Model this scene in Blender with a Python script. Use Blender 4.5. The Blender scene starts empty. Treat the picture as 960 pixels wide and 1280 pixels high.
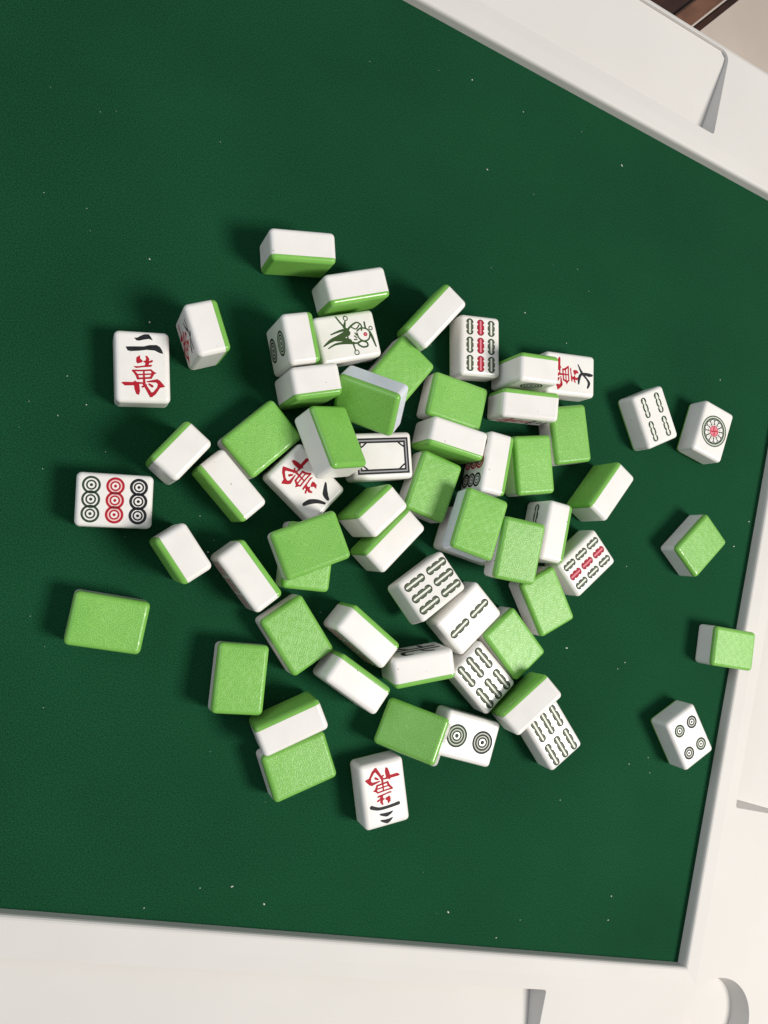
import bpy, bmesh, math, random
from mathutils import Vector, Matrix, Quaternion
random.seed(7)
scene = bpy.context.scene
col = scene.collection
R = math.radians
MM = 0.001

# ---------------------------------------------------------------- camera
cam_d = bpy.data.cameras.new('camera'); cam = bpy.data.objects.new('camera', cam_d); col.objects.link(cam)
cam_d.sensor_fit = 'HORIZONTAL'; cam_d.sensor_width = 36.0; cam_d.lens = 36.0 * 968 / 960
cam_d.clip_start = 0.01; cam_d.clip_end = 20
w = Vector((.0368, -.3755, 0))
CAMR = Matrix.Rotation(w.length, 3, w.normalized()); CAMP = Vector((0, 0, .464))
cam.matrix_world = Matrix.Translation(CAMP) @ CAMR.to_4x4()
scene.camera = cam

def ray(u, v, z):
    """photo pixel -> point on the horizontal plane z (metres)"""
    d = CAMR @ Vector(((u - 480) / 968, -(v - 640) / 968, -1))
    return CAMP + d * ((z - CAMP.z) / d.z)

# ---------------------------------------------------------------- world, lamps, exposure
world = bpy.data.worlds.new('World'); scene.world = world; world.use_nodes = True
bg = world.node_tree.nodes['Background']
bg.inputs['Color'].default_value = (.95, .97, 1, 1); bg.inputs['Strength'].default_value = .25

def area(name, loc, target, power, size, color, shape='DISK'):
    d = bpy.data.lights.new(name, 'AREA'); d.energy = power; d.shape = shape; d.size = size; d.color = color
    o = bpy.data.objects.new(name, d); col.objects.link(o); o.location = loc
    o.rotation_euler = (Vector(target) - Vector(loc)).to_track_quat('-Z', 'Y').to_euler()
    return o
area('ceiling_lamp', (1.70, -.75, 2.2), (.25, .0, 0), 84, .92, (1, .953, .895))
area('left_fill', (-1.9, 1.0, 1.5), (.2, .1, 0), 20, 1.8, (.84, .91, 1), 'SQUARE')  # broad cool fill added for the room's bounced light from the left
vs = scene.view_settings
vs.view_transform = 'Standard'; vs.look = 'None'; vs.exposure = 0; vs.gamma = 1; vs.use_curve_mapping = False

# ---------------------------------------------------------------- materials
def mat(name, color, rough=.5, spec=.5, coat=0.0):
    m = bpy.data.materials.new(name); m.use_nodes = True
    b = m.node_tree.nodes['Principled BSDF']
    b.inputs['Base Color'].default_value = (*color, 1); b.inputs['Roughness'].default_value = rough
    b.inputs['Specular IOR Level'].default_value = spec; b.inputs['Coat Weight'].default_value = coat
    return m
def nodes(m):
    nt = m.node_tree
    return nt, nt.nodes['Principled BSDF']
def new(nt, kind, **kw):
    n = nt.nodes.new(kind)
    for k, v in kw.items(): setattr(n, k, v)
    return n
def math_n(nt, op, a, b=None, c=None):
    n = nt.nodes.new('ShaderNodeMath'); n.operation = op
    for i, x in enumerate((a, b, c)):
        if x is None: continue
        if isinstance(x, (int, float)): n.inputs[i].default_value = x
        else: nt.links.new(x, n.inputs[i])
    return n.outputs[0]
def mottle(m, c1, c2, scale, detail=4, lo=.35, hi=.65, coord='Object'):
    nt, b = nodes(m)
    tc = new(nt, 'ShaderNodeTexCoord'); no = new(nt, 'ShaderNodeTexNoise'); rp = new(nt, 'ShaderNodeValToRGB')
    no.inputs['Scale'].default_value = scale; no.inputs['Detail'].default_value = detail
    nt.links.new(tc.outputs[coord], no.inputs['Vector']); nt.links.new(no.outputs['Fac'], rp.inputs['Fac'])
    rp.color_ramp.elements[0].position = lo; rp.color_ramp.elements[1].position = hi
    rp.color_ramp.elements[0].color = (*c1, 1); rp.color_ramp.elements[1].color = (*c2, 1)
    nt.links.new(rp.outputs['Color'], b.inputs['Base Color'])
    return tc, no
def bump(m, height, dist, strength=1.0):
    nt, b = nodes(m); bp = new(nt, 'ShaderNodeBump')
    bp.inputs['Distance'].default_value = dist; bp.inputs['Strength'].default_value = strength
    nt.links.new(height, bp.inputs['Height']); nt.links.new(bp.outputs['Normal'], b.inputs['Normal'])

M = {}
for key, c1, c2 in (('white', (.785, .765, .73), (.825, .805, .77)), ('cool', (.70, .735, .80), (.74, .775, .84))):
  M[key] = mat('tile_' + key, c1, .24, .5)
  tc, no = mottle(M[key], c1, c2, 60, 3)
  nt, b = nodes(M[key])
  n2 = new(nt, 'ShaderNodeTexNoise'); n2.inputs['Scale'].default_value = 900; nt.links.new(tc.outputs['Object'], n2.inputs['Vector'])
  bump(M[key], n2.outputs['Fac'], .00006, .35)
  sp = new(nt, 'ShaderNodeTexNoise'); sp.inputs['Scale'].default_value = 520; sp.inputs['Detail'].default_value = 0; og = new(nt, 'ShaderNodeObjectInfo')
  av = new(nt, 'ShaderNodeVectorMath', operation='ADD'); nt.links.new(tc.outputs['Object'], av.inputs[0]); nt.links.new(og.outputs['Location'], av.inputs[1]); nt.links.new(av.outputs[0], sp.inputs['Vector'])
  sr = new(nt, 'ShaderNodeValToRGB'); sr.color_ramp.elements[0].position = .865; sr.color_ramp.elements[1].position = .89; sr.color_ramp.elements[0].color = (1, 1, 1, 1); sr.color_ramp.elements[1].color = (.35, .32, .3, 1)
  nt.links.new(sp.outputs['Fac'], sr.inputs['Fac']); mw = new(nt, 'ShaderNodeMix', data_type='RGBA', blend_type='MULTIPLY'); mw.inputs[0].default_value = 1
  rw = [n for n in nt.nodes if n.type == 'VALTORGB'][0]; nt.links.new(rw.outputs['Color'], mw.inputs[6]); nt.links.new(sr.outputs['Color'], mw.inputs[7]); nt.links.new(mw.outputs[2], b.inputs['Base Color'])
  b.inputs['Subsurface Weight'].default_value = .12; b.inputs['Subsurface Radius'].default_value = (.0012, .001, .0008)

# green tile back: three bands of interlocking rings along the tile with straight lines between them, embossed
M['green'] = mat('tile_green', (.20, .455, .075), .24, .5)
nt, b = nodes(M['green'])
tc, _n = mottle(M['green'], (.178, .45, .074), (.208, .49, .092), 45, 3)
sep = new(nt, 'ShaderNodeSeparateXYZ'); nt.links.new(tc.outputs['Object'], sep.inputs[0])
wp = new(nt, 'ShaderNodeTexNoise'); wp.inputs['Scale'].default_value = 190; nt.links.new(tc.outputs['Object'], wp.inputs['Vector'])
warp = math_n(nt, 'MULTIPLY', math_n(nt, 'SUBTRACT', wp.outputs['Fac'], .5), 5.0)
X = math_n(nt, 'ADD', math_n(nt, 'MULTIPLY', sep.outputs['X'], 1000), warp); Y = math_n(nt, 'ADD', math_n(nt, 'MULTIPLY', sep.outputs['Y'], 1000), warp); Z = math_n(nt, 'MULTIPLY', sep.outputs['Z'], 1000)
def cell(ox, oy):                                   # distance to the nearest ring centre of one lattice
    u = math_n(nt, 'SUBTRACT', math_n(nt, 'FLOORED_MODULO', math_n(nt, 'ADD', X, 98 + ox), 6.6), 3.3)
    v = math_n(nt, 'SUBTRACT', math_n(nt, 'FLOORED_MODULO', math_n(nt, 'ADD', math_n(nt, 'ADD', Y, math_n(nt, 'MULTIPLY', u, .35)), 98 + oy), 7.4), 3.7)
    return math_n(nt, 'SQRT', math_n(nt, 'ADD', math_n(nt, 'MULTIPLY', u, u), math_n(nt, 'MULTIPLY', v, v)))
rr = math_n(nt, 'MINIMUM', cell(0, 0), cell(3.3, 3.7))
h = math_n(nt, 'SINE', math_n(nt, 'MULTIPLY', rr, 2 * math.pi / 1.2))
flat = math_n(nt, 'MULTIPLY', math_n(nt, 'MULTIPLY', math_n(nt, 'LESS_THAN', math_n(nt, 'ABSOLUTE', X), 12.9), math_n(nt, 'LESS_THAN', math_n(nt, 'ABSOLUTE', Y), 18.2)), math_n(nt, 'LESS_THAN', Z, -9.2))
relief = math_n(nt, 'MULTIPLY', h, flat)
bump(M['green'], relief, .00006, .38)
nt.links.new(math_n(nt, 'ADD', math_n(nt, 'MULTIPLY', flat, .20), .20), b.inputs['Roughness'])
mg = new(nt, 'ShaderNodeMix', data_type='RGBA', blend_type='MULTIPLY'); mg.inputs[0].default_value = 1
oi = new(nt, 'ShaderNodeObjectInfo'); vr = math_n(nt, 'MULTIPLY', math_n(nt, 'SUBTRACT', oi.outputs['Random'], .5), .10)
sh = math_n(nt, 'ADD', math_n(nt, 'ADD', math_n(nt, 'MULTIPLY', relief, .12), 1), vr)  # light and dark shading of the embossed rings also painted into the colour
cb = new(nt, 'ShaderNodeCombineColor'); [nt.links.new(sh, x) for x in cb.inputs[:3]]
rg = [n for n in nt.nodes if n.type == 'VALTORGB'][0]
nt.links.new(rg.outputs['Color'], mg.inputs[6]); nt.links.new(cb.outputs[0], mg.inputs[7]); nt.links.new(mg.outputs[2], b.inputs['Base Color'])

M['ink_green'] = mat('ink_green', (.020, .042, .020), .6, .25)
M['ink_black'] = mat('ink_black', (.010, .011, .013), .55, .2)
M['ink_red'] = mat('ink_red', (.38, .009, .022), .6, .2)
M['ink_pale'] = mat('ink_pale_green', (.56, .59, .50), .6, .25)
M['ink_grey'] = mat('ink_grey', (.30, .30, .31), .5, .3)
M['ink_leaf'] = mat('ink_leaf', (.035, .075, .018), .6, .25)
M['ink_olive'] = mat('ink_olive', (.11, .125, .08), .6, .25)
M['ink_darkred'] = mat('ink_dark_red', (.26, .012, .03), .6, .25)
M['ink_blush'] = mat('ink_blush', (.78, .52, .50), .5, .3)
M['ink_pink'] = mat('ink_pink', (.68, .20, .25), .6, .25)
M['ink_white'] = mat('ink_white', (.74, .75, .67), .5, .3)

for k_, a_ in (('ink_red', .2), ('ink_black', 1.2), ('ink_green', .6), ('ink_olive', .4), ('ink_darkred', .4)):
    c_ = M[k_].node_tree.nodes['Principled BSDF'].inputs['Base Color'].default_value[:3]
    mottle(M[k_], tuple(x * (1 - .35 * a_ / (1 + a_)) for x in c_), tuple(x * (1 + a_) for x in c_), 900, 3, .35, .75)
M['felt'] = mat('green_felt', (.012, .082, .034), .95, .08)
nt, b = nodes(M['felt'])
tc, _n = mottle(M['felt'], (.0058, .050, .0200), (.0080, .063, .0258), 7, 6, .3, .7)
n1 = new(nt, 'ShaderNodeTexNoise'); n1.inputs['Scale'].default_value = 1400; n1.inputs['Detail'].default_value = 3
nt.links.new(tc.outputs['Object'], n1.inputs['Vector'])
rp = [n for n in nt.nodes if n.type == 'VALTORGB'][0]
mixc = new(nt, 'ShaderNodeMix', data_type='RGBA', blend_type='MULTIPLY'); mixc.inputs[0].default_value = .8
r2 = new(nt, 'ShaderNodeValToRGB'); r2.color_ramp.elements[0].position = .3; r2.color_ramp.elements[1].position = .7
r2.color_ramp.elements[0].color = (.40, .40, .40, 1); r2.color_ramp.elements[1].color = (1.65, 1.65, 1.65, 1)
nt.links.new(n1.outputs['Fac'], r2.inputs['Fac']); nt.links.new(rp.outputs['Color'], mixc.inputs[6]); nt.links.new(r2.outputs['Color'], mixc.inputs[7])
mp = new(nt, 'ShaderNodeMapping'); mp.inputs['Scale'].default_value = (4, 9, 1); mp.inputs['Rotation'].default_value = (0, 0, .5); nt.links.new(tc.outputs['Object'], mp.inputs['Vector'])
nap = new(nt, 'ShaderNodeTexNoise'); nap.inputs['Scale'].default_value = 1.6; nap.inputs['Detail'].default_value = 6; nt.links.new(mp.outputs[0], nap.inputs['Vector'])
r3 = new(nt, 'ShaderNodeValToRGB'); r3.color_ramp.elements[0].position = .3; r3.color_ramp.elements[1].position = .75; r3.color_ramp.elements[0].color = (.95, .95, .95, 1); r3.color_ramp.elements[1].color = (1.05, 1.05, 1.05, 1)
mix3 = new(nt, 'ShaderNodeMix', data_type='RGBA', blend_type='MULTIPLY'); mix3.inputs[0].default_value = 1
nt.links.new(nap.outputs['Fac'], r3.inputs['Fac']); nt.links.new(mixc.outputs[2], mix3.inputs[6]); nt.links.new(r3.outputs['Color'], mix3.inputs[7])
nt.links.new(mix3.outputs[2], b.inputs['Base Color'])
bump(M['felt'], n1.outputs['Fac'], .0006, .6)
b.inputs['Sheen Weight'].default_value = .04; b.inputs['Sheen Roughness'].default_value = .4; b.inputs['Sheen Tint'].default_value = (.3, .8, .45, 1)

M['plastic'] = mat('frame_plastic', (.69, .66, .615), .6, .25)
tc, _n = mottle(M['plastic'], (.628, .608, .578), (.655, .635, .605), 14, 5, .3, .7)
nt, b = nodes(M['plastic'])
n3 = new(nt, 'ShaderNodeTexNoise'); n3.inputs['Scale'].default_value = 700; nt.links.new(tc.outputs['Object'], n3.inputs['Vector'])
bump(M['plastic'], n3.outputs['Fac'], .0001, .3)
M['lint'] = mat('lint', (.55, .60, .52), .9, .1)
M['floor'] = mat('floor_tile', (.62, .52, .45), .4)
mottle(M['floor'], (.74, .63, .55), (.82, .71, .63), 5, 6)
M['wood'] = mat('dark_wood', (.030, .011, .007), .4)
M['wood2'] = mat('brown_wood', (.14, .065, .04), .35)
for k, c1, c2 in (('wood', (.020, .007, .005), (.045, .017, .010)), ('wood2', (.11, .05, .03), (.18, .085, .05))):
    mottle(M[k], c1, c2, 30, 6)
M['metal'] = mat('grey_paint', (.25, .25, .25), .4)

# ---------------------------------------------------------------- helpers
def link(name, me, parent=None, mats=()):
    o = bpy.data.objects.new(name, me); col.objects.link(o)
    if parent: o.parent = parent
    for m in mats:
        if m.name not in [x.name for x in me.materials if x]: me.materials.append(m)
    return o
def empty(name, loc=(0, 0, 0), quat=None):
    o = bpy.data.objects.new(name, None); col.objects.link(o); o.location = loc; o.empty_display_size = .01
    if quat: o.rotation_mode = 'QUATERNION'; o.rotation_quaternion = quat
    return o
def tag(o, label, cat, group=None, kind=None):
    if label: o['label'] = label
    if cat: o['category'] = cat
    if group: o['group'] = group
    if kind: o['kind'] = kind
def box_bm(bm, x0, x1, y0, y1, z0, z1):
    vs_ = [bm.verts.new((x, y, z)) for z in (z0, z1) for x, y in ((x0, y0), (x1, y0), (x1, y1), (x0, y1))]
    for f in ((3, 2, 1, 0), (4, 5, 6, 7), (0, 1, 5, 4), (1, 2, 6, 5), (2, 3, 7, 6), (3, 0, 4, 7)): bm.faces.new([vs_[i] for i in f])
    return vs_
def mesh_from(bm, name, smooth=False):
    bmesh.ops.recalc_face_normals(bm, faces=bm.faces[:])
    me = bpy.data.meshes.new(name); bm.to_mesh(me); bm.free()
    if smooth:
        for p in me.polygons: p.use_smooth = True
    return me
def baked(o):
    dg = bpy.context.evaluated_depsgraph_get()
    me = bpy.data.meshes.new_from_object(o.evaluated_get(dg))
    o.modifiers.clear(); o.data = me
    return o

# ---------------------------------------------------------------- the table (its own axes turned -14.8 degrees)
TA = R(-14.8)
X0, X1, Y0, Y1 = -.150, .480, -.197, .399          # felt
CX, CY, HX, HY, RIM = .165, .101, .315, .298, .0965
RZ = .009                                          # rim height over the felt
table = empty('mahjong_table'); table.rotation_euler = (0, 0, TA)
tag(table, 'square card table with dark green felt and a white plastic rim', 'table')
bm = bmesh.new(); box_bm(bm, X0 - .004, X1 + .004, Y0 - .004, Y1 + .004, -.006, 0)
link('felt', mesh_from(bm, 'felt'), table, [M['felt']])

# rim: profile swept round the square opening (offset outward from the felt edge, height)
prof = [(0, -.03), (0, .0055), (.0003, .0068), (.0010, .0077), (.0020, .0082), (.0100, .0089), (.0112, RZ), (RIM - .004, RZ), (RIM - .0012, RZ - .0011), (RIM, RZ - .004), (RIM, -.03)]
bm = bmesh.new(); rings = []
for off, z in prof:
    rings.append([bm.verts.new((CX + sx * (HX + off), CY + sy * (HY + off), z)) for sx, sy in ((-1, -1), (1, -1), (1, 1), (-1, 1))])
n = len(rings)
for i in range(n):
    r0, r1 = rings[i], rings[(i + 1) % n]
    for k in range(4): bm.faces.new((r0[k], r0[(k + 1) % 4], r1[(k + 1) % 4], r1[k]))
frame = link('frame', mesh_from(bm, 'frame'), table, [M['plastic']])
# recesses: four trays, four cup wells
TI, TO = .0205, .0915                    # half length, inner and outer edge measured from the felt edge
DR = math.tan(R(20))
def rounded_rect(bm, pts, rad, z0, z1, seg=6):
    loop = []
    n = len(pts)
    for i in range(n):
        p, a, b_ = Vector(pts[i]), Vector(pts[i - 1]), Vector(pts[(i + 1) % n])
        d1, d2 = (a - p).normalized(), (b_ - p).normalized(); rr = rad[i]
        if rr <= 0: loop.append(p); continue
        s, e = p + d1 * rr, p + d2 * rr; c = p + (d1 + d2) * rr
        for k in range(seg + 1):
            t = k / seg * math.pi / 2
            loop.append(c - d2 * rr * math.cos(t) - d1 * rr * math.sin(t))
    lo = [bm.verts.new((p.x - math.copysign((RZ - z0) * DR, p.x), p.y, z0)) for p in loop]; hi = [bm.verts.new((p.x + math.copysign((z1 - RZ) * DR, p.x), p.y, z1)) for p in loop]
    bm.faces.new(lo[::-1]); bm.faces.new(hi)
    for i in range(len(loop)): bm.faces.new((lo[i], lo[(i + 1) % len(loop)], hi[(i + 1) % len(loop)], hi[i]))
bm = bmesh.new()
for k in range(4):
    b2 = bmesh.new(); HALF, OTH = (HY, HX) if k % 2 == 0 else (HX, HY); TL = OTH - .118
    rounded_rect(b2, [(-TL, HALF + TI), (TL, HALF + TI), (TL, HALF + TO), (-TL, HALF + TO)], [.002, .002, .008, .008], -.022, .03)
    cwx, cwy = OTH + .037, HALF + .037
    bmesh.ops.create_cone(b2, cap_ends=True, segments=64, radius1=.0275, radius2=.0365, depth=.024, matrix=Matrix.Translation((cwx, cwy, .0082)))
    bmesh.ops.transform(b2, matrix=Matrix.Translation((CX, CY, 0)) @ Matrix.Rotation(k * math.pi / 2, 4, 'Z'), verts=b2.verts[:])
    tmp = bpy.data.meshes.new('t'); b2.to_mesh(tmp); b2.free(); bm.from_mesh(tmp); bpy.data.meshes.remove(tmp)
cut = link('cutter', mesh_from(bm, 'cutter'))
cut.rotation_euler = (0, 0, TA)
md = frame.modifiers.new('cut', 'BOOLEAN'); md.operation = 'DIFFERENCE'; md.object = cut; md.solver = 'EXACT'
bv = frame.modifiers.new('soft', 'BEVEL'); bv.width = .0007; bv.segments = 2; bv.limit_method = 'ANGLE'; bv.angle_limit = R(40)
bpy.context.view_layer.update()
baked(frame); cm = cut.data; bpy.data.objects.remove(cut); bpy.data.meshes.remove(cm)
frame.data.materials.clear(); frame.data.materials.append(M['plastic'])
# sloping tray floors, deepest next to the felt
g = .0003
for k in range(4):
    HALF, OTH = (HY, HX) if k % 2 == 0 else (HX, HY); TL = OTH - .118
    b2 = bmesh.new(); yi, yo = HALF + TI + g, HALF + TO - g
    sec = [(yi, -.0215), (yi, -.0035), (yo - .010, .0058), (yo - .004, .0066), (yo, .0068), (yo, -.0215)]
    ends = []
    for sx in (-1, 1):
        xs = [TL - g if y < HALF + TO - .009 else TL - g - (.008 - math.sqrt(max(0, .008 ** 2 - max(0, y - (HALF + TO - .008)) ** 2))) for y, z in sec]
        ends.append([b2.verts.new((sx * (x - (RZ - z) * DR), y, z)) for x, (y, z) in zip(xs, sec)])
    for i in range(len(sec)):
        j = (i + 1) % len(sec); b2.faces.new((ends[0][i], ends[0][j], ends[1][j], ends[1][i]))
    b2.faces.new(ends[0]); b2.faces.new(ends[1][::-1])
    o = link('stick_tray', mesh_from(b2, 'stick_tray'), table, [M['plastic']]); o.matrix_local = Matrix.Translation((CX, CY, 0)) @ Matrix.Rotation(k * math.pi / 2, 4, 'Z')
bm = bmesh.new(); a, a2 = HX + RIM - .006, HY + RIM - .006; box_bm(bm, CX - a, CX + a, CY - a2, CY + a2, -.10, -.031)
link('apron', mesh_from(bm, 'apron'), table, [M['plastic']])
bm = bmesh.new(); box_bm(bm, CX - .12, CX + .12, CY - .12, CY + .12, -.745, -.10); box_bm(bm, CX - .3, CX + .3, CY - .3, CY + .3, -.75, -.7451)
link('pedestal', mesh_from(bm, 'pedestal'), table, [M['metal']])

# lint caught on the felt
bm = bmesh.new()
spots = [(609, 212), (187, 403), (187, 324), (84, 470), (783, 708), (772, 836), (781, 828), (936, 652), (917, 683), (865, 527), (810, 947), (786, 955), (812, 966), (667, 243), (727, 165), (656, 391), (708, 429), (640, 900), (108, 506), (650, 1150), (620, 1172), (764, 1120), (760, 1150), (560, 1140), (250, 1110), (290, 1108), (900, 475), (777, 207), (590, 100), (654, 140), (250, 645), (260, 690), (708, 810), (700, 1000), (480, 1180), (180, 1135), (330, 1130), (100, 610)]
spots += [(random.uniform(5, 840), random.uniform(5, 1150)) for _ in range(45)]
for i, (u, v_) in enumerate(spots):
    p = ray(u, v_, 0)
    q = Matrix.Rotation(-TA, 3, 'Z') @ p
    if not (X0 + .005 < q.x < X1 - .005 and Y0 + .005 < q.y < Y1 - .005): continue
    s = random.uniform(.00022, .00055) if i < 38 else random.uniform(.0001, .00022)
    bmesh.ops.create_icosphere(bm, subdivisions=1, radius=1, matrix=Matrix.Translation((p.x, p.y, s * .4)) @ Matrix.Rotation(random.uniform(0, 6.28), 4, 'Z') @ Matrix.Diagonal((s * random.uniform(1, 2.2), s, s * .7, 1)))
lint = link('lint', mesh_from(bm, 'lint'), None, [M['lint']])
tag(lint, 'tiny pale specks of lint on the green felt', 'lint', kind='stuff')

# ---------------------------------------------------------------- what shows past the table's corner
bm = bmesh.new(); box_bm(bm, -2.5, 3.5, -2.5, 3.5, -.78, -.75)
fl = link('floor', mesh_from(bm, 'floor'), None, [M['floor']]); fl['kind'] = 'structure'
SZ = -.30
pa, pb = ray(877, 36, SZ), ray(925, -2, SZ)
d = (pb - pa).normalized(); nrm = Vector((-d.y, d.x, 0))       # nrm points to the bench side
if (ray(850, 0, SZ) - pa).dot(nrm) < 0: nrm = -nrm
bench = empty('wooden_bench', (pa.x, pa.y, -.75)); ang = math.atan2(d.y, d.x)
flip = 1 if Vector((-math.sin(ang), math.cos(ang), 0)).dot(nrm) > 0 else -1
bench.rotation_euler = (0, 0, ang)
tag(bench, 'dark brown wooden bench with a lighter edge strip beyond the table corner', 'bench')
def bpart(name, x0, x1, y0, y1, z0, z1, m):
    b_ = bmesh.new(); ys = sorted((y0 * flip, y1 * flip)); box_bm(b_, x0, x1, *ys, z0, z1)
    bmesh.ops.bevel(b_, geom=b_.edges[:], offset=.002, segments=2, affect='EDGES')
    return link(name, mesh_from(b_, name), bench, [m])
H = .45
bpart('edge_strip', -.35, .85, .012, .034, H - .03, H + .004, M['wood2'])
bpart('shadow_gap_strip', -.35, .85, .0, .010, H - .06, H - .035, M['wood'])  # dark bar standing in for the shadow gap along the edge strip
bpart('seat', -.35, .85, .035, .40, H - .03, H - .004, M['wood'])
for x in (-.33, .80):
    for y in (.03, .36): bpart('leg', x, x + .04, y, y + .04, 0, H - .0305, M['wood'])

# ---------------------------------------------------------------- tile meshes
W, L, T, RR = 29.4, 40.0, 19.0, 2.9
GZ = -T / 2 + 3.3                                   # seam between the white body and the green back
def rounded_box():
    bm = bmesh.new(); box_bm(bm, -W / 2, W / 2, -L / 2, L / 2, -T / 2, T / 2)
    bmesh.ops.recalc_face_normals(bm, faces=bm.faces[:])
    bmesh.ops.bevel(bm, geom=bm.edges[:], offset=RR, segments=5, affect='EDGES', profile=.5, clamp_overlap=True)
    return bm
core = (W / 2 - RR, L / 2 - RR, T / 2 - RR)
def finish(bm, name, m):
    bmesh.ops.recalc_face_normals(bm, faces=bm.faces[:])
    ns = []
    for v_ in bm.verts:
        q = Vector([max(-c, min(c, x)) for x, c in zip(v_.co, core)]); e = v_.co - q
        ns.append(e.normalized() if e.length > 1e-6 else Vector((0, 0, 1)))
    for v_ in bm.verts: v_.co *= MM
    me = bpy.data.meshes.new(name); bm.to_mesh(me); bm.free()
    for p in me.polygons: p.use_smooth = True
    me.normals_split_custom_set_from_vertices(ns); me.materials.append(m)
    return me
bm = rounded_box(); bmesh.ops.bisect_plane(bm, geom=bm.verts[:] + bm.edges[:] + bm.faces[:], plane_co=(0, 0, GZ + .02), plane_no=(0, 0, 1), clear_inner=True)
body_me = finish(bm, 'body', M['white'])
bm = rounded_box(); bmesh.ops.bisect_plane(bm, geom=bm.verts[:] + bm.edges[:] + bm.faces[:], plane_co=(0, 0, GZ - .02), plane_no=(0, 0, 1), clear_outer=True)
for v_ in bm.verts: v_.co.x *= .9985; v_.co.y *= .9985
back_me = finish(bm, 'back', M['green'])

# ---------------------------------------------------------------- engraved and painted marks, in millimetres on the face
class Ink:
    def __init__(s): s.v = []; s.f = []; s.m = []; s.mats = []
    def slot(s, k):
        if k not in s.mats: s.mats.append(k)
        return s.mats.index(k)
    def poly(s, pts, k, lay=0):
        i = len(s.v); z = T / 2 + .02 + .03 * lay
        s.v += [(x, y, z) for x, y in pts]; s.f.append(list(range(i, i + len(pts)))); s.m.append(s.slot(k))
    def strip(s, a, b_, k, lay=0, closed=True):
        n_ = len(a); 
        for i in range(n_ if closed else n_ - 1):
            j = (i + 1) % n_; s.poly([a[i], a[j], b_[j], b_[i]], k, lay)
    def ring(s, cx, cy, ro, ri, k, lay=0, n_=36):
        c = [(math.cos(t * 2 * math.pi / n_), math.sin(t * 2 * math.pi / n_)) for t in range(n_)]
        s.strip([(cx + ro * a, cy + ro * b_) for a, b_ in c], [(cx + ri * a, cy + ri * b_) for a, b_ in c], k, lay)
    def disc(s, cx, cy, r, k, lay=0, n_=28): s.poly([(cx + r * math.cos(t * 2 * math.pi / n_), cy + r * math.sin(t * 2 * math.pi / n_)) for t in range(n_)], k, lay)
    def stroke(s, pts, ws, k, lay=0, sub=6, fat=1):
        ws = [x * fat for x in ws]
        P = [Vector(p) for p in pts]; n_ = len(P); out = []; wd = []
        for i in range(n_ - 1):                     # Catmull-Rom
            p0, p1, p2, p3 = P[max(i - 1, 0)], P[i], P[i + 1], P[min(i + 2, n_ - 1)]
            for q in range(sub + (i == n_ - 2)):
                t = q / sub
                out.append(.5 * ((2 * p1) + (p2 - p0) * t + (2 * p0 - 5 * p1 + 4 * p2 - p3) * t * t + (3 * p1 - p0 - 3 * p2 + p3) * t ** 3))
                wd.append(ws[i] * (1 - t) + ws[i + 1] * t)
        a = []; b_ = []
        for i, p in enumerate(out):
            tg = (out[min(i + 1, len(out) - 1)] - out[max(i - 1, 0)]).normalized(); nn = Vector((-tg.y, tg.x)) * wd[i] / 2
            a.append(tuple(p + nn)); b_.append(tuple(p - nn))
        s.strip(a, b_, k, lay, closed=False)
        for p, r in ((out[0], wd[0]), (out[-1], wd[-1])): s.disc(p.x, p.y, r / 2, k, lay - .3, 12)
    def build(s, name, parent):
        me = bpy.data.meshes.new(name); me.from_pydata([(x * MM, y * MM, z * MM) for x, y, z in s.v], [], s.f)
        for k in s.mats: me.materials.append(M[k])
        me.polygons.foreach_set('material_index', s.m); me.update()
        return link(name, me, parent)
CACHE = {}
def place(key, name, parent, make, cx=0, cy=0, rot=0):
    """a mark built once at the origin, shared by every tile that shows it"""
    if key not in CACHE:
        ink = Ink(); make(ink); o = ink.build(name, parent); CACHE[key] = o.data
    else: o = link(name, CACHE[key], parent)
    o.location = (cx * MM, cy * MM, 0); o.rotation_euler = (0, 0, rot)
    return o
def pip_small(c, fat=1.25):
    def f(k):
        k.ring(0, 0, 4.8, 4.8 - fat, c); k.ring(0, 0, 2.75, 1.85, c); k.disc(0, 0, .85, c)
        if c == 'ink_red': k.ring(0, 0, 4.8 - fat, 2.75, 'ink_blush')
    return f
def pip_big(c):
    def f(k):
        for a, b_ in ((7.4, 6.0), (5.3, 4.1), (3.4, 2.3)): k.ring(0, 0, a, b_, c)
        k.disc(0, 0, 1.35, c); k.ring(0, 0, 6.0, 5.3, 'ink_pale'); k.ring(0, 0, 4.1, 3.4, 'ink_pale')
    return f
def pip_four(c):
    def f(k): k.ring(0, 0, 4.7, 3.3, c); k.ring(0, 0, 3.3, 2.6, 'ink_pale'); k.ring(0, 0, 2.6, 1.6, c); k.disc(0, 0, .9, c)
    return f
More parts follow.
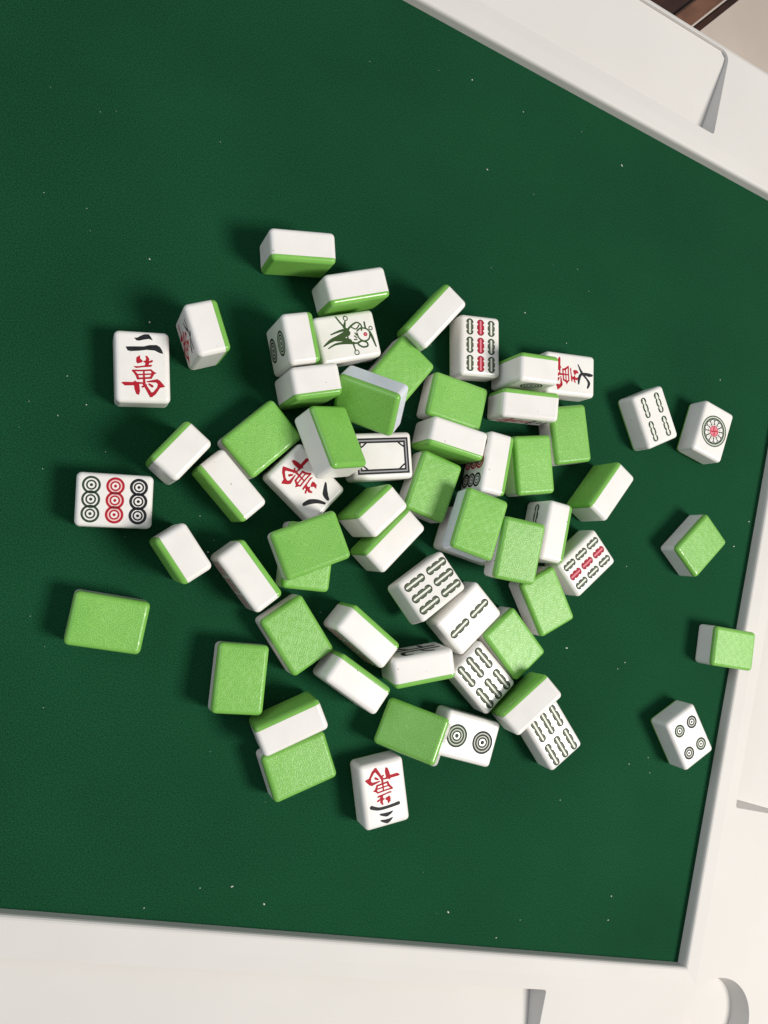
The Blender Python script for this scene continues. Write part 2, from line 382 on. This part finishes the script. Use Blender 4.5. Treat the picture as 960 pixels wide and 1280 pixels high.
def flower(k):
    k.ring(0, 0, 11.8, 10.9, 'ink_green', 0, 64); k.ring(0, 0, 10.0, 9.1, 'ink_green', 0, 64); k.ring(0, 0, 10.9, 10.0, 'ink_pale', 0, 64)
    for i in range(12):
        a = i * math.pi / 6; e = lambda r, t: (r * math.cos(t), r * math.sin(t))
        k.stroke([e(4.8, a - .2), e(7.2, a - .27), e(8.6, a - .12), e(8.9, a), e(8.6, a + .12), e(7.2, a + .27), e(4.8, a + .2)], [.65] * 7, 'ink_green', 0, 3)
        k.poly([e(9.2, a + .16), e(9.2, a + .36), e(8.3, a + .262)], 'ink_green', 1)
        k.stroke([e(5.0, a), e(6.6, a)], [.3, .3], 'ink_green', 0, 2)
    k.ring(0, 0, 4.2, 3.6, 'ink_red'); k.disc(0, 0, 3.6, 'ink_pink', 0)
    for i in range(4):
        a = i * math.pi / 2; k.stroke([(.3 * math.cos(a), .3 * math.sin(a)), (1.8 * math.cos(a + .5), 1.8 * math.sin(a + .5)), (3.2 * math.cos(a + .2), 3.2 * math.sin(a + .2))], [.5, 1.1, .5], 'ink_red', 1, 3)
def stick(c, ln, wd, edge, fill=None):
    fill = fill or ('ink_red' if c == 'ink_darkred' else 'ink_olive'); bar = 'ink_pink' if c == 'ink_darkred' else 'ink_white'
    def half(t, hl):                                # half width along the stick: three lobes a side
        e = abs(t); d_ = (1 - e) * hl; r = wd / 2
        w_ = r * (1 - .34 * math.exp(-((e - .37) / .10) ** 2))
        return min(w_, math.sqrt(max(0, r * r - (r - d_) ** 2))) if d_ < r else w_
    def f(k):
        N = 40; ts = [-1 + 2 * i / N for i in range(N + 1)]
        def side(hl, ins):
            a = [(max(.02, half(t, ln / 2) - ins * (1 if abs(t) < .9 else .4)), t * hl) for t in ts]; return a, [(-x, y) for x, y in a]
        a, b_ = side(ln / 2, 0); k.strip(a, b_, c, 0, closed=False)
        a, b_ = side(ln / 2 - edge, edge); k.strip(a, b_, fill, 1, closed=False)
        hl = ln / 2 - wd * .30
        if fill != 'ink_white': k.stroke([(0, -hl), (0, hl)], [wd * .22 + .75] * 2, c, 2, 3)
        k.stroke([(0, -hl), (0, hl)], [wd * .25] * 2, bar, 3, 3)
    return f
def q2(p): u, v_ = p[0] - 480, p[1] - 640; return (.03552 * u - .00087 * v_ - .07, .00177 * u - .0373 * v_ - .05)
def q7(p): u, v_ = p[0] - 660, p[1] - 640; return (-.0043 * u + .0348 * v_ - .13, .04106 * u + .0005 * v_ + 11.56)
def char_wan(k):
    r = 'ink_red'; lay = [0]
    def P(*pts): k.poly([q2(p) for p in pts], r, lay[0]); lay[0] += .06
    def S(w_, *pts): k.stroke([q2(p) for p in pts], [x * .0365 for x in w_], r, lay[0]); lay[0] += .06
    P((385, 500), (440, 465), (446, 520), (482, 545), (470, 575), (400, 592), (382, 560))
    P((518, 480), (545, 472), (582, 520), (575, 556), (618, 538), (642, 550), (620, 577), (582, 584), (560, 640), (508, 642), (520, 585), (478, 560), (525, 545), (530, 515))
    P((338, 630), (420, 630), (520, 618), (612, 608), (626, 625), (600, 642), (480, 648), (380, 660))
    S([24, 42, 38], (330, 694), (385, 750), (412, 815)); S([28, 26, 28], (340, 694), (480, 696), (600, 690)); S([24, 42, 34], (606, 688), (632, 742), (600, 808))
    P((600, 682), (692, 738), (622, 768)); S([24, 24], (400, 757), (620, 750)); S([30, 30], (405, 815), (610, 806)); S([24, 32, 44], (498, 694), (500, 800), (506, 905))
    P((160, 872), (200, 860), (340, 866), (368, 842), (390, 862), (485, 872), (485, 893), (395, 902), (340, 917), (215, 917))
    P((348, 900), (428, 884), (442, 1000), (425, 1062), (382, 1042), (358, 970))
    P((535, 857), (700, 826), (742, 850), (820, 940), (790, 952), (742, 960), (682, 1050), (620, 1098), (585, 1098), (573, 1040), (640, 1018), (698, 950), (708, 902), (680, 878), (545, 874))
    S([30, 44, 60], (486, 890), (528, 940), (596, 1050)); S([30, 24], (478, 940), (535, 912)); S([30, 44], (578, 902), (622, 932))
NUM = {
 '3': [([(-3.0, 15.4), (.4, 16.6), (4.4, 15.4)], [.6, 2.1, .7]), ([(-3.6, 11.6), (.2, 12.6), (4.4, 11.6)], [.6, 2.0, .8]), ([(-8.2, 7.6), (-1, 8.2), (5, 8.0), (9.4, 6.2)], [1.7, 1.4, 1.5, 1.9])],
 '8': [([(-2.2, 15.8), (-3.4, 12.4), (-8.2, 8.0)], [1.5, 2.7, .9]), ([(1.0, 16.2), (3.4, 12.2), (7.0, 9.0), (10.6, 7.6)], [1.1, 1.9, 2.4, 1.6])],
 '6': [([(0, 17), (1, 15.2)], [1.4, 1.7]), ([(-8, 12), (0, 13), (8, 13)], [1.2, 1.3, 1.6]), ([(-2.4, 11), (-5, 8), (-8, 6)], [1.4, 1.3, .8]), ([(2.6, 11), (5.4, 8.6), (8.2, 6.4)], [1, 1.7, 2.0])],
 '5': [([(-6, 16), (6, 16.4)], [1.2, 1.4]), ([(0, 16), (-2, 7)], [1.2, 1.3]), ([(-5, 12), (5, 12.2), (4, 7)], [1.1, 1.3, 1.2]), ([(-9, 6.6), (9, 6.8)], [1.4, 1.6])],
}
def numeral(d_):
    def f(k):
        if d_ == '2':
            k.poly([q2(p) for p in ((350, 205), (400, 203), (450, 175), (510, 153), (572, 153), (602, 188), (634, 242), (570, 224), (500, 234), (430, 250), (390, 247))], 'ink_black')
            k.poly([q2(p) for p in ((225, 338), (300, 334), (500, 334), (580, 314), (690, 312), (742, 343), (772, 390), (792, 446), (740, 437), (660, 397), (540, 387), (430, 400), (310, 407), (258, 397))], 'ink_black')
        elif d_ == '7':
            k.stroke([q7(p) for p in ((518, 410), (590, 570), (690, 700), (738, 790), (712, 878))], [.7, 1.9, 1.4, 2.3, 1.5], 'ink_black')
            k.stroke([q7(p) for p in ((800, 632), (740, 625), (660, 605), (580, 610), (540, 690), (530, 795))], [1.6, 2.6, 2.0, 1.9, 2.3, 1.3], 'ink_black', .1)
        else:
            for i, (p, w_) in enumerate(NUM[d_]): k.stroke(p, w_, 'ink_black', i * .05, 6, 1.3)
    return f
def bird(k):
    def q(u, v_): u -= 500; v_ -= 870; return (.0094 * u + .0601 * v_ - .77, .0644 * u - .0148 * v_ + 2.1)   # traced from the photo
    c = 'ink_leaf'; lay = [0]
    def s(pts, ws): k.stroke([q(*p) for p in pts], ws, c, lay[0], 6, 1.4); lay[0] += .04
    s([(455, 815), (380, 835), (300, 868)], [1.4, 1.0, .5]); s([(465, 850), (380, 895), (300, 930), (232, 985)], [2.8, 2.2, 1.5, .5]); s([(490, 935), (420, 915), (350, 925)], [2.2, 2.0, .8])
    s([(530, 950), (430, 950), (345, 965), (278, 1005)], [1.2, 1.2, .9, .5]); s([(350, 695), (385, 740), (430, 790)], [.7, .8, .8]); s([(432, 790), (440, 735)], [1.5, .6])
    s([(460, 860), (480, 800), (550, 745), (600, 770), (605, 820)], [1.2, .9, .7, .7, .8]); s([(500, 790), (550, 810), (580, 770)], [.6, .6, .6])
    s([(465, 850), (470, 900), (500, 950), (570, 950)], [.8, .7, .8, .8]); s([(560, 830), (600, 800), (660, 810), (690, 850), (680, 910), (630, 930), (580, 900), (560, 850)], [.7] * 8)
    s([(540, 850), (555, 870)], [.6, .6]); s([(535, 880), (555, 895)], [.6, .6]); s([(535, 915), (560, 915)], [.6, .6])
    s([(632, 740), (645, 800)], [.8, .8]); s([(690, 840), (715, 890), (755, 985)], [1.0, 1.2, .6])
    s([(570, 950), (610, 930), (660, 945), (668, 980), (620, 990), (575, 965)], [.9, .8, .8, .8, .8, .8]); s([(525, 965), (545, 1020)], [.8, .6])
    for u, v_, r in ((443, 705, 1.6), (560, 1045, 1.7), (697, 800, 1.4)): x, y = q(u, v_); k.ring(x, y, r, r - .6, c, 2)
    x, y = q(645, 862); k.ring(x, y, 1.25, .6, 'ink_red', 3); k.disc(x, y, .6, 'ink_pink', 3)
def dragon_frame(k):
    c = 'ink_black'
    def rect(a, b_, wd, lay):
        o = [(a, b_), (-a, b_), (-a, -b_), (a, -b_)]; i = [(math.copysign(abs(x) - wd, x), math.copysign(abs(y) - wd, y)) for x, y in o]
        k.strip(o, i, c, lay)
    rect(11.2, 17.3, 1.15, 0); rect(9.2, 15.3, 1.15, 0)
    o = [(10.05, 16.15), (-10.05, 16.15), (-10.05, -16.15), (10.05, -16.15)]; i = [(math.copysign(abs(x) - .85, x), math.copysign(abs(y) - .85, y)) for x, y in o]
    k.strip(o, i, 'ink_grey', .5)
    for sx in (-1, 1):
        for sy in (-1, 1): k.stroke([(sx * 5.2, sy * 14.9), (sx * 6.6, sy * 12.6), (sx * 8.8, sy * 10.2)], [1.2, 1.0, 1.2], c, .2)

def north(k):
    for i, (p, w_) in enumerate((([(-3, 13), (-2.4, 0), (-3, -13)], [2.6, 2.2, 1.6]), ([(-10, 5), (-3, 6)], [1.6, 2.4]), ([(-11, -9), (-6, -6), (-2.6, -3)], [1.2, 2.6, 1.6]), ([(3, 14), (2.8, 0), (3.6, -9), (10.5, -10), (11, -5)], [2.6, 2.2, 2.2, 2.4, 1.0]), ([(10, 8), (7, 4), (3, 2)], [2.6, 2.2, 1.2]))): k.stroke(p, w_, 'ink_black', i * .06, 6, 1.25)
def marks(t, kind):
    if kind.startswith('wan'):
        place('num' + kind[3], 'numeral', t, numeral(kind[3])); place('wan', 'character', t, char_wan)
    elif kind == 'dot9':
        for c, y, fat in (('ink_green', 12.3, 1.2), ('ink_red', 0, 1.3), ('ink_black', -12.2, 1.5)):
            for x in (-7.8, 0, 7.8): place('p9' + c, 'pip', t, pip_small(c, fat), x, y)
    elif kind == 'dot2':
        place('p2g', 'pip', t, pip_big('ink_green'), 0, -9.6); place('p2b', 'pip', t, pip_big('ink_black'), 0, 9.6)
    elif kind == 'dot4':
        for x, y, c in ((-6.2, 9.2, 'ink_green'), (6.2, 9.2, 'ink_black'), (-6.2, -9.2, 'ink_black'), (6.2, -9.2, 'ink_green')): place('p4' + c, 'pip', t, pip_four(c), x, y)
    elif kind == 'dot1': place('p1', 'flower_pip', t, flower)
    elif kind == 'bam9':
        for x, c in ((-7.9, 'ink_green'), (0, 'ink_darkred'), (7.9, 'ink_green')):
            for y in (-12, 0, 12): place('s9' + c, 'bamboo_stick', t, stick(c, 10.8, 5.3, .7), x, y)
    elif kind == 'bam6':
        for x in (-8.4, 0, 8.4):
            for y in (-9.7, 9.7): place('s6', 'bamboo_stick', t, stick('ink_green', 17, 5.4, .7), x, y)
    elif kind == 'bam4':
        for x in (-6.3, 6.3):
            for y in (-8.9, 8.9): place('s4', 'bamboo_stick', t, stick('ink_green', 15.4, 4.7, 1.3, 'ink_white'), x, y)
    elif kind == 'bam2':
        for y in (-9.2, 9.2): place('s2', 'bamboo_stick', t, stick('ink_green', 16.4, 5.4, .7), 0, y)
    elif kind == 'bam1': place('bird', 'bird', t, bird)
    elif kind == 'north': place('north', 'character', t, north)
    elif kind == 'white': place('frame', 'border', t, dragon_frame)

# ---------------------------------------------------------------- the tiles: centre (mm), turn (quaternion), mark, label
GROUP = 'mahjong tiles strewn over the green felt'
TILES = [
 ((32.42, 96.79, 9.5), (0.99991, 0.0, 0.0, 0.01376), 'wan2', 'white tile face up with black two strokes over a red character'),
 ((18.19, 22.44, 9.5), (0.72204, 0.0, 0.0, 0.69185), 'dot9', 'white tile face up with three green, three red and three black pips'),
 ((15.03, -43.95, 9.5), (0.0, -0.63114, 0.77567, 0.0), '', 'lone face-down tile, ring-patterned green back, beside the face-up nine-pip tile'),
 ((387.01, 87.31, 9.5), (0.98283, 0.0, 0.0, 0.1845), 'bam4', 'white tile face up with four green bamboo sticks'),
 ((440.75, 79.31, 9.5), (0.98252, 0.0, 0.0, -0.18617), 'dot1', 'white tile with one large flower pip with red centre'),
 ((412.38, -144.21, 9.5), (0.97333, 0.0, 0.0, 0.22941), 'dot4', 'white tile face up with four ringed pips near the white rim'),
 ((174.73, -154.81, 9.5), (0.06093, 0.0, 0.0, -0.99814), 'wan3', 'white tile with black three strokes and red character, touched by a slanted green tile'),
 ((427.4, -5.69, 9.5), (0.0, -0.90826, 0.4184, 0.0), '', 'lone face-down green tile on the felt between flower-pip tile and rim'),
 ((456.41, -83.21, 9.5), (0.0, -0.64014, 0.76826, 0.0), '', 'face-down green tile pushed right up against the white rim'),
 ((64.73, 116.58, 20.0), (0.56875, 0.56875, -0.42015, -0.42015), 'wan6', 'tile standing on end beside the two-strokes tile, character face turned away from the pile'),
 ((121.99, 173.19, 14.7), (0.51381, -0.48579, -0.51381, -0.48579), '', 'tile on its long side at the edge of the pile, farthest past the bird tile'),
 ((155.65, 153.4, 14.7), (0.56054, -0.43104, -0.56054, -0.43104), '', 'tile on its long side with green back against the bird tile'),
 ((117.49, 115.7, 20.0), (0.44874, -0.44874, -0.54648, 0.54648), 'dot2', 'tile standing on end with two ringed pips on its front, by bird tile'),
 ((152.69, 124.44, 9.5), (0.78556, 0.0, 0.0, -0.61879), 'bam1', 'white tile face up with a green line-drawn bird'),
 ((126.57, 91.45, 20.0), (0.70396, -0.70396, -0.06666, 0.06666), '', 'tile standing on end between the upright two-pip tile and the leaning long green tile'),
 ((208.24, 140.38, 19.07), (0.19213, 0.60745, -0.31042, 0.7055), '', 'tilted tile on its long side, between the bird tile and red-and-green nine-stick tile'),
 ((244.47, 126.75, 9.5), (0.99999, 0.0, 0.0, -0.00378), 'bam9', 'nine-stick tile with red middle column, upright to the top of the pile'),
 ((227.88, 89.14, 9.5), (0.0, -0.61346, 0.78972, 0.0), '', 'face-down green tile just below the nine-stick tile, edge behind a white side-lying tile'),
 ((222.67, 63.64, 14.7), (0.43277, -0.55921, -0.43277, -0.55921), '', 'side-lying white tile with glossy green edge, between two ring-patterned green tiles'),
 ((250.42, 48.53, 14.7), (0.70327, -0.07356, -0.70327, -0.07356), 'dot9', 'tile on its long side, shaded face showing red and black pips'),
 ((232.95, 8.92, 29.23), (0.03675, 0.17683, 0.9831, -0.02979), '', 'raised face-down green tile with bluish white side, stacked on a hidden tile'),
 ((239.37, 1.93, 9.5), (0.58243, 0.0, 0.0, -0.81288), 'bam6', 'white tile almost hidden under the raised ring-patterned green tile'),
 ((210.12, 33.73, 9.5), (0.0, 0.18282, 0.98315, -0.0), '', 'face-down green tile beside the black-bordered tile, partly in shadow'),
 ((175.13, 52.02, 9.5), (0.73065, 0.0, 0.0, -0.68275), 'white', 'white tile face up with a black double rectangular border'),
 ((126.49, 34.25, 9.5), (0.38387, 0.0, 0.0, -0.92339), 'wan8', 'white tile with black eight strokes and red character, under the leaning green tile'),
 ((124.2, -3.1, 29.41), (0.00963, -0.81409, 0.57747, -0.06076), '', 'green face-down tile lying crosswise on top of another green tile'),
 ((127.9, -9.79, 9.5), (0.0, 0.06575, 0.99784, -0.0), '', 'green face-down tile underneath another green tile, only its end showing'),
 ((138.6, 58.21, 26.96), (0.22842, 0.09891, -0.95394, 0.16748), '', 'tile leaning on edge against the eight-strokes tile, green back and white side showing'),
 ((99.68, 59.77, 9.5), (0.0, 0.41882, 0.90807, -0.0), '', 'face-down green tile with clear ring pattern beside the eight-strokes tile'),
 ((51.07, 48.65, 20.0), (0.28475, -0.28475, 0.64724, -0.64724), '', 'tile standing on end closest to the face-up nine-pip tile, white top'),
 ((80.25, 31.01, 14.7), (0.2417, -0.66452, -0.2417, -0.66452), '', 'tile on its long side touching the clear-ring-pattern green tile, white top, green back outward'),
 ((52.36, -6.76, 20.0), (0.61893, -0.61893, 0.34195, -0.34195), '', 'tile standing on end alone between face-up nine-pip tile and lone green tile'),
 ((90.32, -20.02, 14.7), (0.67299, 0.217, -0.67299, 0.217), 'bam9', 'side-lying tile with dark marks on its outward face, by the crosswise green tile'),
 ((86.8, -79.38, 11.89), (0.02407, 0.06334, 0.99675, -0.04348), '', 'face-down green tile on the outer side, beside the tile propped on two green tiles'),
 ((120.53, -56.1, 9.5), (0.0, 0.96269, 0.2706, -0.0), '', 'face-down green tile diagonal between two white side-lying tiles'),
 ((114.93, -106.75, 16.42), (0.38584, 0.55709, -0.41766, 0.60526), '', 'tile on its long side lying against and over a face-down green tile'),
 ((121.74, -132.84, 9.5), (0.0, -0.80469, 0.59369, 0.0), '', 'face-down green tile at the pile edge with a white side-lying tile against it'),
 ((161.34, -57.75, 14.7), (0.64514, 0.28947, -0.64514, 0.28947), 'bam9', 'upper of two parallel side-lying white tiles, dark marks on its low face'),
 ((154.87, -85.49, 14.7), (0.63359, 0.31394, -0.63359, 0.31394), '', 'lower of two parallel side-lying white tiles, touching the slanted green tile'),
 ((197.95, -78.33, 16.52), (0.5155, -0.43939, -0.54536, -0.49373), 'north', 'tilted side-lying tile with black marked face tipped upward, beside the two-stick tile'),
 ((268.05, -69.15, 9.5), (0.0, 0.94516, 0.3266, -0.0), '', 'face-down green tile touching the two-stick tile and a six-stick tile'),
 ((293.84, -42.15, 9.5), (0.0, -0.21052, 0.97759, 0.0), '', 'face-down green tile under the raised tile and beside the diagonal nine-stick tile'),
 ((261.19, -7.16, 29.91), (0.0467, 0.09724, 0.99353, 0.03546), '', 'raised plain green tile leaning between the stacked green tile and the green tile below'),
 ((294.57, 4.37, 14.7), (0.70253, -0.08029, -0.70253, -0.08029), 'bam2', 'tile on its long side, single bamboo stick visible on its shaded face'),
 ((325.37, -16.89, 9.5), (0.89745, 0.0, 0.0, -0.44111), 'bam9', 'nine-stick tile turned diagonally at the pile edge, red middle row'),
 ((339.76, 32.32, 14.7), (0.24169, 0.66452, -0.24169, 0.66452), '', 'tile on its long side beyond the diagonal nine-stick tile, green back plainly visible'),
 ((166.53, 17.4, 20.0), (0.25007, -0.25007, 0.66141, -0.66141), '', 'tile standing on end behind a parallel side-lying tile, by the black-bordered tile'),
 ((178.88, -0.13, 14.7), (0.27837, 0.65001, -0.27837, 0.65001), '', 'white side-lying tile parallel to and in front of an upright tile, near six sticks'),
 ((164.59, 84.79, 24.86), (0.45962, -0.56136, 0.68796, 0.01856), '', 'steeply tilted tile showing green back and a bluish white long side'),
 ((188.09, 105.35, 9.5), (0.0, 0.34902, 0.93711, -0.0), '', 'face-down green tile touching the bird tile corner, under two leaning tiles'),
 ((276.34, 109.98, 20.0), (0.01661, -0.01661, -0.70691, 0.70691), 'dot2', 'tile standing on end beside the seven-strokes tile, ringed pip at its lower front'),
 ((276.05, 88.21, 18.11), (0.50453, 0.56783, 0.45782, -0.46198), 'wan5', 'tilted side-lying tile with red and black writing on its front, by plain green tiles'),
 ((314.6, 112.92, 9.5), (0.69573, 0.0, 0.0, -0.71831), 'wan7', 'white tile face up with black seven strokes and red character, partly covered'),
 ((314.39, 71.61, 9.5), (0.0, -0.06164, 0.9981, 0.0), '', 'plain face-down green tile nearest to the seven-strokes tile'),
 ((284.74, 49.75, 9.5), (0.0, -0.03936, 0.99922, 0.0), '', 'plain face-down green tile beside the side-lying tile with shaded red and black pips'),
 ((205.37, -30.69, 14.94), (0.86796, -0.11362, -0.0233, -0.4829), 'bam6', 'six-stick tile propped slightly over the two-stick tile'),
 ((234.15, -50.85, 9.5), (0.90919, 0.0, 0.0, -0.41638), 'bam2', 'white tile face up with two green bamboo sticks'),
 ((244.31, -89.61, 9.5), (0.93518, 0.0, 0.0, 0.35417), 'bam6', 'six-stick tile between the two-stick tile and a green-and-white tilted tile'),
 ((273.57, -107.39, 20.32), (0.30301, 0.53862, -0.31293, 0.72121), '', 'tilted tile, green and white, resting on a six-stick tile at the pile edge'),
 ((296.77, -131.3, 9.5), (0.95943, 0.0, 0.0, 0.28196), 'bam6', 'six-stick tile with grey sticks, half under a tilted tile, at the pile edge'),
 ((233.25, -127.61, 9.5), (0.58343, 0.0, 0.0, -0.81216), 'dot2', 'white tile face up with two large ringed pips'),
 ((193.07, -118.64, 20.66), (0.1306, -0.51788, 0.79624, -0.28418), '', 'slanted green tile propped on the two-pip tile above the three-strokes tile'),
]
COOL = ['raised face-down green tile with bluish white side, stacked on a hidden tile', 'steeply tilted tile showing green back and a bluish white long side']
for c, q, kind, label in TILES:
    t = empty('mahjong_tile', [x * MM for x in c], Quaternion(q))
    tag(t, label, 'mahjong tile', GROUP)
    bd = link('body', body_me, t)
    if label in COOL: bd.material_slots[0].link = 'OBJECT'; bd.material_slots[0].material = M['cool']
    link('back', back_me, t)
    if kind: marks(t, kind)
